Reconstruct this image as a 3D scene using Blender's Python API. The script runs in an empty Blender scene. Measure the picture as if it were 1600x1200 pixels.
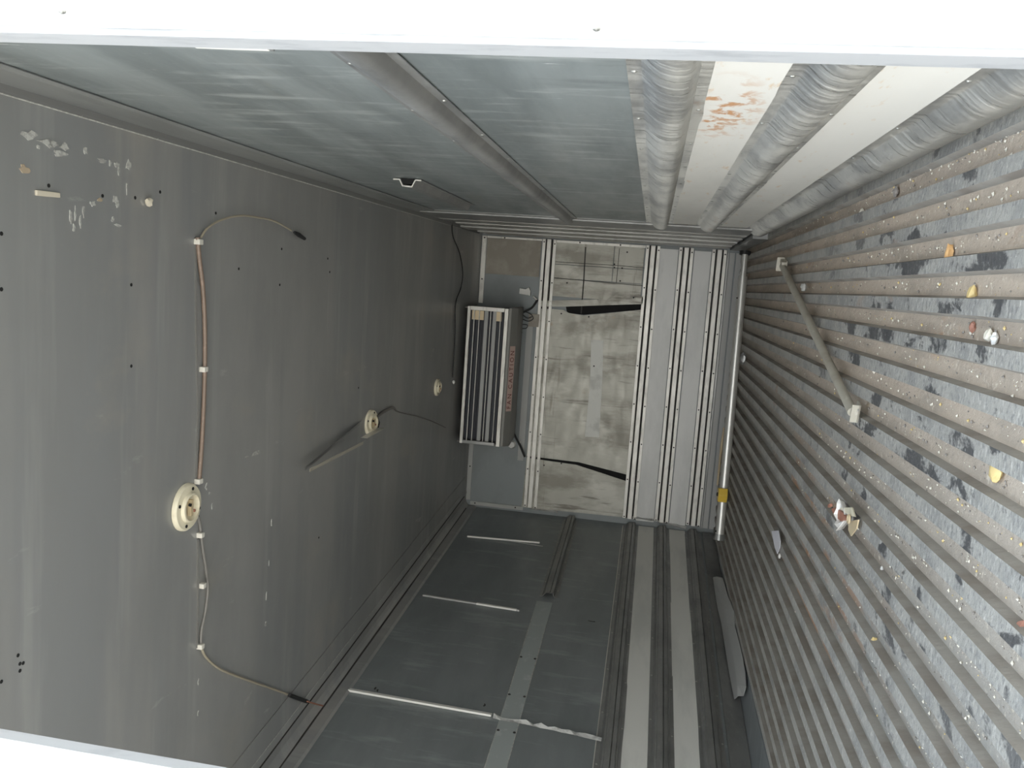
import bpy, bmesh, math, random
from mathutils import Vector, Matrix
random.seed(7)
V = Vector
C = bpy.context.scene.collection
D, H = 5.891, 1.7963           # back wall distance, ceiling height at the back
SL, SC = 0.0992, 0.02397       # left wall and ceiling open out a little towards the doors
Y0 = 1.16                      # door opening

# ------------------------------------------------------------------ camera
R = Matrix(((0.06881407566, 0.16701009512, -0.98355083810),
            (-0.99008427834, -0.10959109638, -0.08788010800),
            (-0.12246527988, 0.97984561014, 0.15781265950)))   # rows: picture right, picture down, forward
CAM = V((1 - .33516, 0, .56005)); F = 1310.0
cam = bpy.data.cameras.new('camera'); co = bpy.data.objects.new('camera', cam); C.objects.link(co)
M = Matrix((R[0], -R[1], -R[2])).transposed().to_4x4(); M.translation = CAM
co.matrix_world = M
cam.sensor_fit = 'HORIZONTAL'; cam.sensor_width = 36; cam.lens = 36 * F / 1600; cam.clip_start = .01
bpy.context.scene.camera = co
sc = bpy.context.scene
sc.view_settings.view_transform = 'Standard'; sc.view_settings.look = 'None'
sc.view_settings.gamma = 1; sc.view_settings.exposure = 2.25
try: sc.view_settings.use_curve_mapping = False
except Exception: pass

# ------------------------------------------------------------------ daylight
w = bpy.data.worlds.new('sky'); sc.world = w; w.use_nodes = True
nt = w.node_tree; nt.nodes.clear()
out = nt.nodes.new('ShaderNodeOutputWorld'); bg = nt.nodes.new('ShaderNodeBackground')
geo = nt.nodes.new('ShaderNodeTexCoord'); sep = nt.nodes.new('ShaderNodeSeparateXYZ')
rmp = nt.nodes.new('ShaderNodeValToRGB')
rmp.color_ramp.elements[0].position = 0.0; rmp.color_ramp.elements[0].color = (1, .97, .91, 1)
rmp.color_ramp.elements[1].position = 0.9; rmp.color_ramp.elements[1].color = (.64, .80, 1, 1)
nt.links.new(geo.outputs['Generated'], sep.inputs[0]); nt.links.new(sep.outputs['Z'], rmp.inputs[0])
nt.links.new(rmp.outputs[0], bg.inputs[0]); nt.links.new(bg.outputs[0], out.inputs[0])
bg.inputs[1].default_value = 1.0
sun = bpy.data.lights.new('sun', 'SUN'); sun.energy = 3.0; sun.angle = .01; sun.color = (1, .95, .86)
so = bpy.data.objects.new('sun', sun); C.objects.link(so)
so.rotation_euler = V((0.1, -.45, -1)).to_track_quat('-Z', 'Y').to_euler()

# ------------------------------------------------------------------ surfaces of the box and points on them
PL = {'floor': (V((0, 0, 1)), 0.0, 1), 'right': (V((1, 0, 0)), 1.0, -1),
      'left': (V((1, -SL, 0)), -1 - SL * D, 1), 'ceil': (V((0, SC, 1)), H + SC * D, -1), 'back': (V((0, 1, 0)), D, -1)}
def at(pl, px, py, off=0.0):
    """point of a wall / floor / ceiling seen at a picture position, 'off' metres proud of it"""
    n, d, s = PL[pl]
    r = R[0] * ((px - 800) / F) + R[1] * ((py - 600) / F) + R[2]
    t = (d + s * off - n.dot(CAM)) / n.dot(r)
    return CAM + r * t
def FR(pl):
    """(a along, b across, n proud) -> world"""
    if pl == 'right': return lambda a, b, n: V((1 - n, a, b))
    if pl == 'left': return lambda a, b, n: V((-1 - SL * (D - a) + n, a, b))
    if pl == 'ceil': return lambda a, b, n: V((b, a, H + SC * (D - a) - n))
    if pl == 'back': return lambda a, b, n: V((a, D - n, b))
    if pl == 'floor': return lambda a, b, n: V((b, a, n))

# ------------------------------------------------------------------ mesh helpers
class MB:
    def __init__(s): s.v = []; s.f = []; s.mi = []
    def add(s, vs, fs, mi=0):
        o = len(s.v); s.v += [V(v) for v in vs]; s.f += [[i + o for i in f] for f in fs]; s.mi += [mi] * len(fs)
        return s
    def box(s, a, b, mi=0, m=None):
        a, b = V(a), V(b)
        vs = [V((x, y, z)) for x in (a.x, b.x) for y in (a.y, b.y) for z in (a.z, b.z)]
        if m: vs = [m @ v for v in vs]
        return s.add(vs, [(0, 1, 3, 2), (4, 6, 7, 5), (0, 4, 5, 1), (2, 3, 7, 6), (0, 2, 6, 4), (1, 5, 7, 3)], mi)
    def fbox(s, fr, a0, a1, b0, b1, n0, n1, mi=0):
        vs = [fr(a, b, n) for a in (a0, a1) for b in (b0, b1) for n in (n0, n1)]
        return s.add(vs, [(0, 1, 3, 2), (4, 6, 7, 5), (0, 4, 5, 1), (2, 3, 7, 6), (0, 2, 6, 4), (1, 5, 7, 3)], mi)
    def sheet(s, fr, prof, a0, a1, t=.002, segs=1, mi=0, wob=0):
        """folded sheet: open profile [(b, n)...] of thickness t run from a0 to a1"""
        n = len(prof); off = []
        for i in range(n):
            p, q = prof[max(i - 1, 0)], prof[min(i + 1, n - 1)]
            d = V((q[0] - p[0], q[1] - p[1])); L = d.length or 1
            off.append((prof[i][0] + d.y / L * t, prof[i][1] - d.x / L * t))
        vs = []
        for k in range(segs + 1):
            a = a0 + (a1 - a0) * k / segs
            dn = [random.uniform(-wob, wob) for _ in prof]
            vs += [fr(a, b, z + d) for (b, z), d in zip(prof, dn)] + [fr(a, b, z + d) for (b, z), d in zip(off, dn)]
        fs = []; m = 2 * n
        for k in range(segs):
            o = k * m; q = o + m
            for i in range(n - 1):
                fs += [(o + i, o + i + 1, q + i + 1, q + i), (o + n + i, q + n + i, q + n + i + 1, o + n + i + 1)]
            fs += [(o, q, q + n, o + n), (o + n - 1, o + 2 * n - 1, q + 2 * n - 1, q + n - 1)]
        for o in (0, segs * m):
            for i in range(n - 1): fs.append((o + i, o + n + i, o + n + i + 1, o + i + 1))
        return s.add(vs, fs, mi)
    def tube(s, pts, r, seg=10, smooth=0, mi=0, caps=True):
        pts = [V(p) for p in pts]
        rs = r if isinstance(r, (list, tuple)) else [r] * len(pts)
        if smooth and len(pts) > 2:
            P = [pts[0] * 2 - pts[1]] + pts + [pts[-1] * 2 - pts[-2]]; q = []; rr = []
            for i in range(1, len(P) - 2):
                for k in range(smooth):
                    t = k / smooth
                    q.append(.5 * ((2 * P[i]) + (P[i + 1] - P[i - 1]) * t + (2 * P[i - 1] - 5 * P[i] + 4 * P[i + 1] - P[i + 2]) * t * t + (3 * P[i] - P[i - 1] - 3 * P[i + 1] + P[i + 2]) * t ** 3))
                    rr.append(rs[i - 1] * (1 - t) + rs[i] * t)
            pts = q + [pts[-1]]; rs = rr + [rs[-1]]
        n = len(pts); vs = []; ref = V((0, 0, 1))
        for i, p in enumerate(pts):
            d = (pts[min(i + 1, n - 1)] - pts[max(i - 1, 0)]).normalized()
            if abs(d.dot(ref)) > .95: ref = V((1, 0, 0))
            u = (ref - d * ref.dot(d)).normalized(); ref = u; v = d.cross(u)
            vs += [p + (u * math.cos(a) + v * math.sin(a)) * rs[i] for a in [2 * math.pi * k / seg for k in range(seg)]]
        fs = [(i * seg + k, i * seg + (k + 1) % seg, (i + 1) * seg + (k + 1) % seg, (i + 1) * seg + k) for i in range(n - 1) for k in range(seg)]
        if caps: fs += [tuple(range(seg))[::-1], tuple((n - 1) * seg + k for k in range(seg))]
        return s.add(vs, fs, mi)
    def lathe(s, prof, o, axis, seg=24, mi=0):
        """[(r, h)...] spun about axis at o"""
        axis = V(axis).normalized(); u = axis.orthogonal().normalized(); v = axis.cross(u); o = V(o)
        vs = [o + axis * h + (u * math.cos(2 * math.pi * k / seg) + v * math.sin(2 * math.pi * k / seg)) * max(r, 1e-4) for r, h in prof for k in range(seg)]
        n = len(prof)
        fs = [(i * seg + k, i * seg + (k + 1) % seg, (i + 1) * seg + (k + 1) % seg, (i + 1) * seg + k) for i in range(n - 1) for k in range(seg)]
        fs += [tuple(range(seg))[::-1], tuple((n - 1) * seg + k for k in range(seg))]
        return s.add(vs, fs, mi)
    def slab(s, pts, nrm, t, mi=0):
        n = len(pts); nrm = V(nrm).normalized() * t
        vs = [V(p) for p in pts] + [V(p) + nrm for p in pts]
        return s.add(vs, [tuple(range(n))[::-1], tuple(range(n, 2 * n))] + [(i, (i + 1) % n, n + (i + 1) % n, n + i) for i in range(n)], mi)
    def rock(s, c, r, seed=0, sq=(1, 1, .7), mi=0):
        rnd = random.Random(seed); bm = bmesh.new(); bmesh.ops.create_icosphere(bm, subdivisions=2, radius=1)
        k = [rnd.uniform(2, 5) for _ in range(3)]; ph = rnd.uniform(0, 6)
        vs = []
        for v in bm.verts:
            f = 1 + .14 * math.sin(k[0] * v.co.x * 2 + ph) + .14 * math.cos(k[1] * v.co.y * 2 + ph) + rnd.uniform(-.05, .05)
            vs.append(V(c) + V((v.co.x * sq[0], v.co.y * sq[1], v.co.z * sq[2])) * r * f)
        fs = [[v.index for v in f.verts] for f in bm.faces]; bm.free()
        return s.add(vs, fs, mi)
    def build(s, name, mats, parent=None, smooth=False, bevel=0):
        me = bpy.data.meshes.new(name); me.from_pydata(s.v, [], s.f); me.validate()
        for m in (mats if isinstance(mats, (list, tuple)) else [mats]): me.materials.append(m)
        for p, m in zip(me.polygons, s.mi): p.material_index = m; p.use_smooth = smooth
        bm = bmesh.new(); bm.from_mesh(me); bmesh.ops.recalc_face_normals(bm, faces=bm.faces); bm.to_mesh(me); bm.free()
        if smooth:
            try: me.set_sharp_from_angle(angle=math.radians(40))
            except Exception: pass
        o = bpy.data.objects.new(name, me); C.objects.link(o)
        if parent:
            o.parent = parent; o.matrix_parent_inverse = Matrix.Translation(parent.location).inverted() if parent.type == 'EMPTY' else Matrix()
        if bevel:
            b = o.modifiers.new('bevel', 'BEVEL'); b.width = bevel; b.segments = 2; b.limit_method = 'ANGLE'
        return o
def tag(o, label=None, cat=None, group=None, kind=None):
    if label: o['label'] = label
    if cat: o['category'] = cat
    if group: o['group'] = group
    if kind: o['kind'] = kind
    return o
def thing(name, loc, label, cat, group=None):
    o = bpy.data.objects.new(name, None); C.objects.link(o); o.location = loc; o.empty_display_size = .05
    return tag(o, label, cat, group)
def struct(o): o['kind'] = 'structure'; return o

# ------------------------------------------------------------------ materials
def mat(name, col, rough=.5, metal=0.0, layers=(), bump=0.0, bscale=(30, 30, 30), rvar=0.0, spec=.5, aniso=0.0):
    """layers: (colour, scale xyz, low, high, amount[, detail[, distortion]]) noise patches mixed over the base, in metres of the place"""
    m = bpy.data.materials.new(name); m.use_nodes = True; n = m.node_tree; b = n.nodes['Principled BSDF']
    b.inputs['Roughness'].default_value = rough; b.inputs['Metallic'].default_value = metal
    b.inputs['Specular IOR Level'].default_value = spec
    if aniso:                                # brushed around the profile: highlights spread lengthwise
        b.inputs['Anisotropic'].default_value = aniso
        cx = n.nodes.new('ShaderNodeCombineXYZ'); cx.inputs[1].default_value = 1.0; n.links.new(cx.outputs[0], b.inputs['Tangent'])
    tc = n.nodes.new('ShaderNodeTexCoord')
    def noise(scale, detail=6, dist=0.0, loc=(0, 0, 0)):
        mp = n.nodes.new('ShaderNodeMapping'); mp.inputs['Scale'].default_value = scale; mp.inputs['Location'].default_value = loc
        nz = n.nodes.new('ShaderNodeTexNoise'); nz.inputs['Scale'].default_value = 1; nz.inputs['Detail'].default_value = detail
        nz.inputs['Roughness'].default_value = .62; nz.inputs['Distortion'].default_value = dist
        n.links.new(tc.outputs['Object'], mp.inputs[0]); n.links.new(mp.outputs[0], nz.inputs[0]); return nz.outputs[0]
    rgb = n.nodes.new('ShaderNodeRGB'); rgb.outputs[0].default_value = (*col, 1); cur = rgb.outputs[0]
    for i, L in enumerate(layers):
        c2, scl, lo, hi, amt = L[:5]
        nz = noise(scl, L[5] if len(L) > 5 else 6, L[6] if len(L) > 6 else 0.0, (i * 3.7 + .3, i * 1.9, i * 5.1))
        mr = n.nodes.new('ShaderNodeMapRange'); mr.inputs[1].default_value = lo; mr.inputs[2].default_value = hi; mr.inputs[4].default_value = amt
        n.links.new(nz, mr.inputs[0]); fac = mr.outputs[0]
        if len(L) > 7:                       # only within a box of the place: centre, half size
            cc, hh = L[7]
            vs = n.nodes.new('ShaderNodeVectorMath'); vs.operation = 'SUBTRACT'; vs.inputs[1].default_value = cc
            vd = n.nodes.new('ShaderNodeVectorMath'); vd.operation = 'DIVIDE'; vd.inputs[1].default_value = hh
            vl = n.nodes.new('ShaderNodeVectorMath'); vl.operation = 'LENGTH'
            m2 = n.nodes.new('ShaderNodeMapRange'); m2.inputs[1].default_value = 1.0; m2.inputs[2].default_value = .45
            mu = n.nodes.new('ShaderNodeMath'); mu.operation = 'MULTIPLY'
            n.links.new(tc.outputs['Object'], vs.inputs[0]); n.links.new(vs.outputs[0], vd.inputs[0]); n.links.new(vd.outputs[0], vl.inputs[0])
            n.links.new(vl.outputs['Value'], m2.inputs[0]); n.links.new(m2.outputs[0], mu.inputs[0]); n.links.new(fac, mu.inputs[1]); fac = mu.outputs[0]
        mx = n.nodes.new('ShaderNodeMix'); mx.data_type = 'RGBA'
        n.links.new(fac, mx.inputs[0]); n.links.new(cur, mx.inputs[6]); mx.inputs[7].default_value = (*c2, 1); cur = mx.outputs[2]
    n.links.new(cur, b.inputs['Base Color'])
    if rvar:
        mr = n.nodes.new('ShaderNodeMapRange'); mr.inputs[1].default_value = .3; mr.inputs[2].default_value = .7
        mr.inputs[3].default_value = rough - rvar; mr.inputs[4].default_value = rough + rvar
        n.links.new(noise(tuple(s * .6 for s in bscale)), mr.inputs[0]); n.links.new(mr.outputs[0], b.inputs['Roughness'])
    if bump:
        bp = n.nodes.new('ShaderNodeBump'); bp.inputs['Strength'].default_value = 1; bp.inputs['Distance'].default_value = bump
        n.links.new(noise(bscale), bp.inputs['Height']); n.links.new(bp.outputs[0], b.inputs['Normal'])
    return m
PM = {}
PM['ceil'] = mat('ceiling_sheet', (.36, .355, .34), .40, .3, [((.26, .27, .275), (.25, 2.6, 1), .46, .58, .6, 4), ((.44, .44, .42), (.5, 7, 1), .56, .66, .5, 4), ((.29, .29, .28), (1.2, 3.0, 1), .42, .62, .6), ((.56, .56, .53), (9, 3, 9), .66, .74, .5), ((.47, .42, .34), (2, 1.5, 2), .6, .75, .35)], .0006, (4, 8, 4), .07)
PM['right'] = mat('wall_sheet', (.30, .33, .33), .42, .35, [((.20, .225, .225), (1.5, 1.0, 7), .42, .62, .75), ((.48, .51, .50), (2, 16, 3.0), .54, .68, .75, 8), ((.16, .18, .18), (2, 9, 2.2), .60, .70, .5, 8), ((.75, .76, .74), (4, 90, 12), .67, .72, .8, 8), ((.42, .38, .28), (2, 1.1, 4), .62, .75, .3)], .0007, (4, 5, 18), .1)
PM['left'] = mat('wall_sheet_dark', (.28, .30, .305), .45, .35, [((.20, .22, .225), (1, 1.2, 4), .42, .62, .6), ((.42, .45, .45), (2, 14, 2.4), .56, .70, .55, 8), ((.6, .6, .58), (4, 60, 12), .70, .75, .6, 8)], .0006, (4, 4, 10), .08)
PM['back'] = mat('back_sheet', (.235, .255, .26), .5, .2, [((.18, .19, .19), (2, 1, 3), .45, .6, .5)], .0004, (6, 6, 6))
PM['pale'] = mat('pale_paint', (.72, .70, .645), .5, 0, [((.60, .59, .54), (1, 1.2, 5), .48, .66, .5), ((.50, .24, .09), (9, 22, 26), .50, .60, .9, 8, .6, ((1, 1.62, .47), (.2, .3, .085))),
     ((.62, .42, .22), (5, 9, 34), .62, .70, .6, 8), ((.36, .35, .32), (3, 30, 30), .70, .74, .6)], .0005, (6, 6, 18), .05)
PM['pale_left'] = mat('pale_paint_plain', (.78, .77, .72), .5, 0, [((.52, .53, .50), (1, 1.2, 5), .48, .66, .5)], .0003, (6, 6, 12))
PM['pale_back'] = mat('pale_sheet', (.64, .64, .62), .45, .1, [((.44, .45, .44), (1.5, 1, 5), .45, .65, .5), ((.30, .30, .28), (3, 1, 40), .66, .72, .4)], .0003, (6, 6, 12))
PM['galv'] = mat('galvanised_steel', (.60, .595, .56), .33, .88, [((.26, .265, .265), (5, 3, 9), .46, .62, .7), ((.62, .61, .57), (20, 90, 12), .58, .68, .75, 8), ((.42, .28, .18), (6, 3, 9), .66, .74, .5)], .0002, (20, 160, 9), .08, .5, .93)
PM['galv_dark'] = mat('dark_galvanised_steel', (.30, .30, .29), .38, .65, [((.15, .155, .155), (5, 3, 6), .45, .66, .6), ((.42, .40, .37), (12, 10, 30), .62, .72, .5, 8)], .0003, (12, 30, 22), .06, .5, .8)
PM['alu'] = mat('aluminium_strip', (.74, .72, .67), .42, .25, [((.45, .43, .40), (9, 3, 30), .52, .68, .6, 8), ((.52, .36, .24), (5, 3, 9), .66, .74, .4)], .0006, (20, 20, 20), .08)
PM['rail_shadow'] = mat('rail_gap_shade', (.035, .033, .03), .8)  # near-black colour stands in for the shade between the rail slats
PM['board'] = mat('stained_board', (.43, .42, .365), .42, .15, [((.22, .205, .165), (5, 1, 1.6), .46, .60, .75), ((.56, .55, .49), (6, 1, 3), .55, .66, .7), ((.13, .115, .09), (26, 1, 2.2), .58, .68, .8, 8, .3), ((.16, .14, .10), (1.2, 1, 24), .63, .70, .7, 8), ((.36, .25, .15), (8, 1, 5), .64, .74, .6)], .0012, (12, 4, 30), .1)
PM['board_brown'] = mat('brown_stained_board', (.30, .27, .225), .55, 0, [((.42, .39, .33), (7, 1, 8), .5, .66, .6), ((.17, .15, .12), (3, 1, 24), .62, .7, .6)], .0008, (12, 4, 30))
PM['groove'] = mat('dusty_groove', (.36, .35, .32), .85, 0, [((.55, .455, .36), (3, 3, 3), 0, .3, 1.0, 2, 0, ((.95, 2.3, 0), (1.05, 4.5, 1))), ((.48, .25, .13), (9, 4, 3), .48, .60, .75, 6, .3, ((-.15, 2.8, 0), (.4, 1.1, 1))), ((.52, .26, .12), (14, 9, 3), .42, .56, .8, 6, .3, ((.61, 1.78, 0), (.05, .12, 1))), ((.30, .25, .20), (5, .8, 1), .55, .68, .7, 4), ((.38, .325, .265), (16, 5, 3), .45, .66, .7), ((.74, .67, .55), (60, 60, 10), .60, .68, .7, 8), ((.33, .165, .085), (7, 3, 2), .64, .74, .6), ((.12, .105, .09), (70, 60, 10), .68, .73, .7)], .004, (60, 50, 30), spec=.2)
PM['ridge'] = mat('worn_ridge', (.40, .385, .35), .6, .1, [((.28, .275, .26), (3, 7, 3), .46, .60, .7), ((.60, .58, .53), (55, 110, 10), .55, .66, .75, 8), ((.20, .20, .195), (70, 110, 3), .53, .64, .7, 8, 0, ((.45, 1.8, 0), (.95, 1.7, 1.0))), ((.05, .05, .053), (9, 5.5, 3), .55, .585, .85, 10, .3, ((.45, 1.8, 0), (.95, 1.5, 1.0))),
     ((.5, .49, .46), (90, 160, 10), .60, .68, .7, 8), ((.36, .22, .14), (8, 3, 2), .64, .73, .6)], .003, (60, 90, 30), .1, .3)
PM['slope'] = mat('ridge_side', (.34, .32, .285), .8, 0, [((.22, .19, .16), (10, 5, 3), .45, .62, .7)], .002, (40, 60, 30), 0, .2)
PM['white'] = mat('white_door_paint', (.86, .86, .84), .45, 0, [((.78, .78, .77), (3, 3, 3), .5, .7, .4)])
PM['beige'] = mat('beige_door_panel', (.50, .42, .33), .5)
PM['jamb'] = mat('jamb_aluminium', (.60, .61, .62), .45, .3, [((.42, .43, .45), (20, 30, 9), .5, .66, .6, 8), ((.72, .62, .5), (8, 8, 6), .64, .72, .4)], .0005, (30, 30, 30))
PM['black'] = mat('black_rubber', (.015, .015, .015), .6)
PM['hole'] = mat('black_hole', (.008, .008, .008), .9)
PM['rivet'] = mat('rivet_steel', (.5, .5, .47), .35, .8)
PM['screw'] = mat('dark_screw', (.03, .028, .025), .6)
PM['cream'] = mat('cream_plastic', (.72, .66, .50), .42, 0, [((.55, .48, .35), (20, 20, 20), .55, .7, .5)])
PM['copper'] = mat('brown_conduit', (.20, .145, .11), .4, .1, [((.32, .23, .18), (60, 12, 60), .55, .68, .5)])
PM['grey_cable'] = mat('grey_cable_sheath', (.17, .16, .145), .45)
PM['pale_wire'] = mat('pale_wire', (.33, .29, .22), .5)
PM['clip'] = mat('white_clip', (.66, .63, .56), .5)
PM['white_plastic'] = mat('white_plastic', (.80, .79, .75), .4)
PM['stick'] = mat('white_strip', (.80, .79, .74), .5, 0, [((.5, .5, .48), (40, 40, 9), .6, .7, .6)])
PM['stick_grey'] = mat('grey_strip', (.40, .40, .385), .5)
PM['pipe'] = mat('bright_steel_tube', (.70, .69, .65), .38, .6, [((.45, .42, .37), (6, 30, 30), .58, .7, .5)])
PM['bar'] = mat('dusty_grey_bar', (.46, .43, .355), .55, .1, [((.33, .28, .21), (9, 9, 9), .5, .66, .6), ((.62, .60, .53), (30, 12, 30), .62, .7, .5)])
PM['yellow'] = mat('yellow_clamp_paint', (.70, .47, .06), .4, 0, [((.5, .33, .07), (40, 40, 40), .58, .7, .6)])
PM['rust'] = mat('rusty_red', (.36, .16, .105), .7, 0, [((.48, .25, .18), (60, 60, 60), .5, .65, .6)])
PM['tan'] = mat('tan_metal', (.62, .50, .32), .4, .2)
PM['paper'] = mat('dirty_paper', (.70, .68, .71), .8, 0, [((.5, .48, .48), (60, 60, 60), .58, .66, .6)])
PM['nut_orange'] = mat('orange_kernel', (.75, .45, .2), .5)
PM['nut_yellow'] = mat('yellow_kernel', (.72, .55, .25), .5)
PM['stone'] = mat('pale_chip', (.74, .69, .58), .8)
PM['stone_dark'] = mat('grey_pebble', (.30, .27, .24), .8)
PM['red_chip'] = mat('reddish_chip', (.35, .17, .12), .7)
PM['foil'] = mat('crumpled_foil', (.62, .60, .56), .5, .25)
PM['sealant'] = mat('torn_sealant', (.46, .46, .44), .6, .1, [((.25, .25, .24), (30, 20, 20), .52, .62, .8)], .002, (60, 60, 60))
PM['fin'] = mat('coil_fins', (.018, .021, .03), .5, 0)
PM['unit'] = mat('grey_unit_casing', (.22, .215, .20), .5, .2)
PM['label'] = mat('pink_warning_label', (.55, .40, .35), .5)
PM['ink'] = mat('dark_red_ink', (.13, .02, .02), .5)
PM['mark'] = mat('pale_scrape', (.48, .475, .44), .6, 0, [((.34, .33, .31), (90, 90, 20), .47, .55, .9)])
PM['mark_tan'] = mat('tan_glue', (.40, .32, .23), .6)
PM['foam'] = mat('old_foam', (.60, .54, .43), .7)
PM['ground'] = mat('concrete_yard', (.46, .44, .40), .9, 0, [((.36, .34, .31), (1, 1, 1), .45, .6, .6)])

# ------------------------------------------------------------------ the shell
YB = D + .08
def slabquad(name, a, b, c, d, nrm, m, t=.07):
    return struct(MB().slab([a, b, c, d], nrm, t).build(name, m))
xl = lambda y: -1 - SL * (D - y)
zc = lambda y: H + SC * (D - y)
slabquad('wall_right', V((1, Y0, -.06)), V((1, YB, -.06)), V((1, YB, zc(YB))), V((1, Y0, zc(Y0))), (1, 0, 0), PM['right'])
slabquad('wall_left', V((xl(Y0), Y0, -.06)), V((xl(YB), YB, -.06)), V((xl(YB), YB, zc(YB))), V((xl(Y0), Y0, zc(Y0))), (-1, 0, 0), PM['left'])
slabquad('ceiling', V((xl(Y0) - .07, Y0, zc(Y0))), V((1.07, Y0, zc(Y0))), V((1.07, YB, zc(YB))), V((xl(Y0) - .07, YB, zc(YB))), (0, 0, 1), PM['ceil'])
slabquad('wall_back', V((-1.1, D, -.06)), V((1.07, D, -.06)), V((1.07, D, zc(D) + .02)), V((-1.1, D, zc(D) + .02)), (0, 1, 0), PM['back'])

# floor: ridges run from the doors to the back
P = .078; hr = .010
xs = []; k0 = .674 + 4 * P
prof = [(1.0, -hr)]
x = k0
segs = []
while x > -1.0:
    prof += [(x + .0200, -hr), (x + .0145, hr), (x - .0150, hr), (x - .0205, -hr)]
    segs.append(x); x -= P
prof += [(-1.02, -hr), (-1.03, -.002), (xl(Y0) + .0, -.002)]
mb = MB(); ny = 1
for i in range(len(prof) - 1):
    (xa, za), (xb, zb) = prof[i], prof[i + 1]
    ridge = (za > 0 and zb > 0)
    q = [V((xa, Y0, za)), V((xb, Y0, zb)), V((xb, D, zb)), V((xa, D, za))]
    mb.add(q, [(0, 1, 2, 3)], 1 if ridge else 3 if za != zb and xb > -1.02 else (0 if xb > -1.02 else 2))
mb.box((xl(Y0), Y0, -.06), (1.0, D, -.03))
struct(mb.build('floor', [PM['groove'], PM['ridge'], PM['left'], PM['slope']]))

# yard behind the truck
struct(MB().box((-20, -20, -1.15), (20, 20, -1.05)).build('ground', PM['ground']))

# ------------------------------------------------------------------ doors and front frame
struct(MB().box((.965, 1.105, -.08), (1.07, Y0, 1.86)).build('trim_1', PM['jamb'], bevel=.002))
struct(MB().box((xl(Y0) - .07, 1.08, 1.86), (1.07, Y0, 2.0)).build('wall_front', PM['white']))
struct(MB().box((xl(Y0) - .07, 1.08, -.2), (1.07, Y0, -.035)).build('trim_7', PM['galv_dark']))
dr = struct(MB().box((.972, -.25, -.1), (1.03, 1.100, 1.9)).build('door_2', PM['white'], bevel=.004))
TX = {'right': .028}
for q in ((932, 44), (97, 17)):
    p = at('right', *q, .028)
    MB().lathe([(.0045, 0), (.0045, .002), (.002, .0035)], p, (-1, 0, 0), 12).build('rivet', PM['rivet'], dr)
# left leaf: its free edge stands in the opening
LX0 = -.30
dl = struct(MB().box((LX0, 1.068, -.08), (-.152, 1.152, 1.86)).build('door_1', PM['white'], bevel=.003))
MB().box((-.1525, 1.137, -.08), (-.131, 1.160, 1.86)).build('door_seal', PM['jamb'], dl)
MB().box((-.1525, 1.083, -.08), (-.131, 1.1365, 1.86)).build('edge_profile', PM['white'], dl)
MB().box((LX0, 1.055, -.08), (-.16, 1.0675, 1.86)).build('outer_skin', PM['beige'], dl)

# ------------------------------------------------------------------ corner trims
fr = FR('right')
t2 = MB(); t2.sheet(lambda a, b, n: V((1 - n, a, zc(a) - b)), [(.115, .001), (.105, .006), (.05, .008), (.010, .010), (.003, .010)], Y0, D - .1, .003, 1)
struct(t2.build('trim_2', mat('cove_sheet', (.27, .275, .265), .45, .3, [((.19, .195, .19), (2, 2, 9), .45, .6, .6)])))
cv = bpy.data.objects['trim_2']
MB().sheet(lambda a, b, n: V((1 - b, a, zc(a) - n)), [(.030, .001), (.024, .004), (.006, .010)], Y0, D - .1, .002).build('lower_leg', mat('cove_dark', (.15, .15, .145), .5), cv)
MB().tube([V((1 - .031, a, zc(a) - .0015)) for a in (Y0, 2.6, 4, 5.3)], .0022, 6).build('sealant_line', PM['mark'], cv)
for k in range(14): MB().tube([V((.985, 1.5 + k * .29, zc(1.5) - .012)), V((.975, 1.505 + k * .29, zc(1.5 + k * .29) - .003)), V((.968, 1.5 + k * .29, zc(1.5 + k * .29) - .002))], .0018, 5).build('rivet', PM['rivet'], cv)
t3 = MB()
t3.sheet(lambda a, b, n: V((xl(a) + n, a, zc(a) - b)), [(.09, .002), (.08, .010), (.03, .012), (.014, .030), (.006, .05), (.006, .10), (.010, .105), (.004, .13), (.002, .235)], Y0 + .1, D - .02, .002, 1)
cv = struct(t3.build('trim_3', PM['ceil']))
for off, r_, m_ in ((.232, .0016, 'mark'), (.135, .0014, 'mark'), (.098, .0030, 'screw'), (.012, .005, 'screw')):
    zz = .0025 if off > .2 else .0115 if off < .12 else .006
    if off == .012: zz = .030
    MB().tube([V((xl(a) + off + random.uniform(-.002, .002), a, zc(a) - zz)) for a in [1.3 + k * .45 for k in range(11)]], r_, 6).build('seam_line', PM[m_], cv)

# stacked upright slats near the back end of the right wall
t4 = MB()
ys = [4.29, 4.40, 4.47, 4.60, 4.68, 4.83, 4.92, 5.12, 5.22, 5.45, 5.55, 5.80]
for i in range(0, 12, 2):
    zt = 1.80 - .02 * (i % 4)
    t4.box((1 - .010 - .002 * i, ys[i], .10), (.999, ys[i + 1], zt))
struct(t4.build('trim_4', mat('slat_metal', (.40, .395, .37), .4, .4, [((.26, .255, .24), (9, 3, 5), .45, .65, .6)]), bevel=.003))
struct(MB().box((.985, 4.29, .10), (.9995, D, 1.80)).build('trim_5', PM['galv_dark']))
t6 = MB().box((.965, 4.55, .008), (.999, D, .085)).build('trim_6', PM['galv_dark']); struct(t6)

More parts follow.
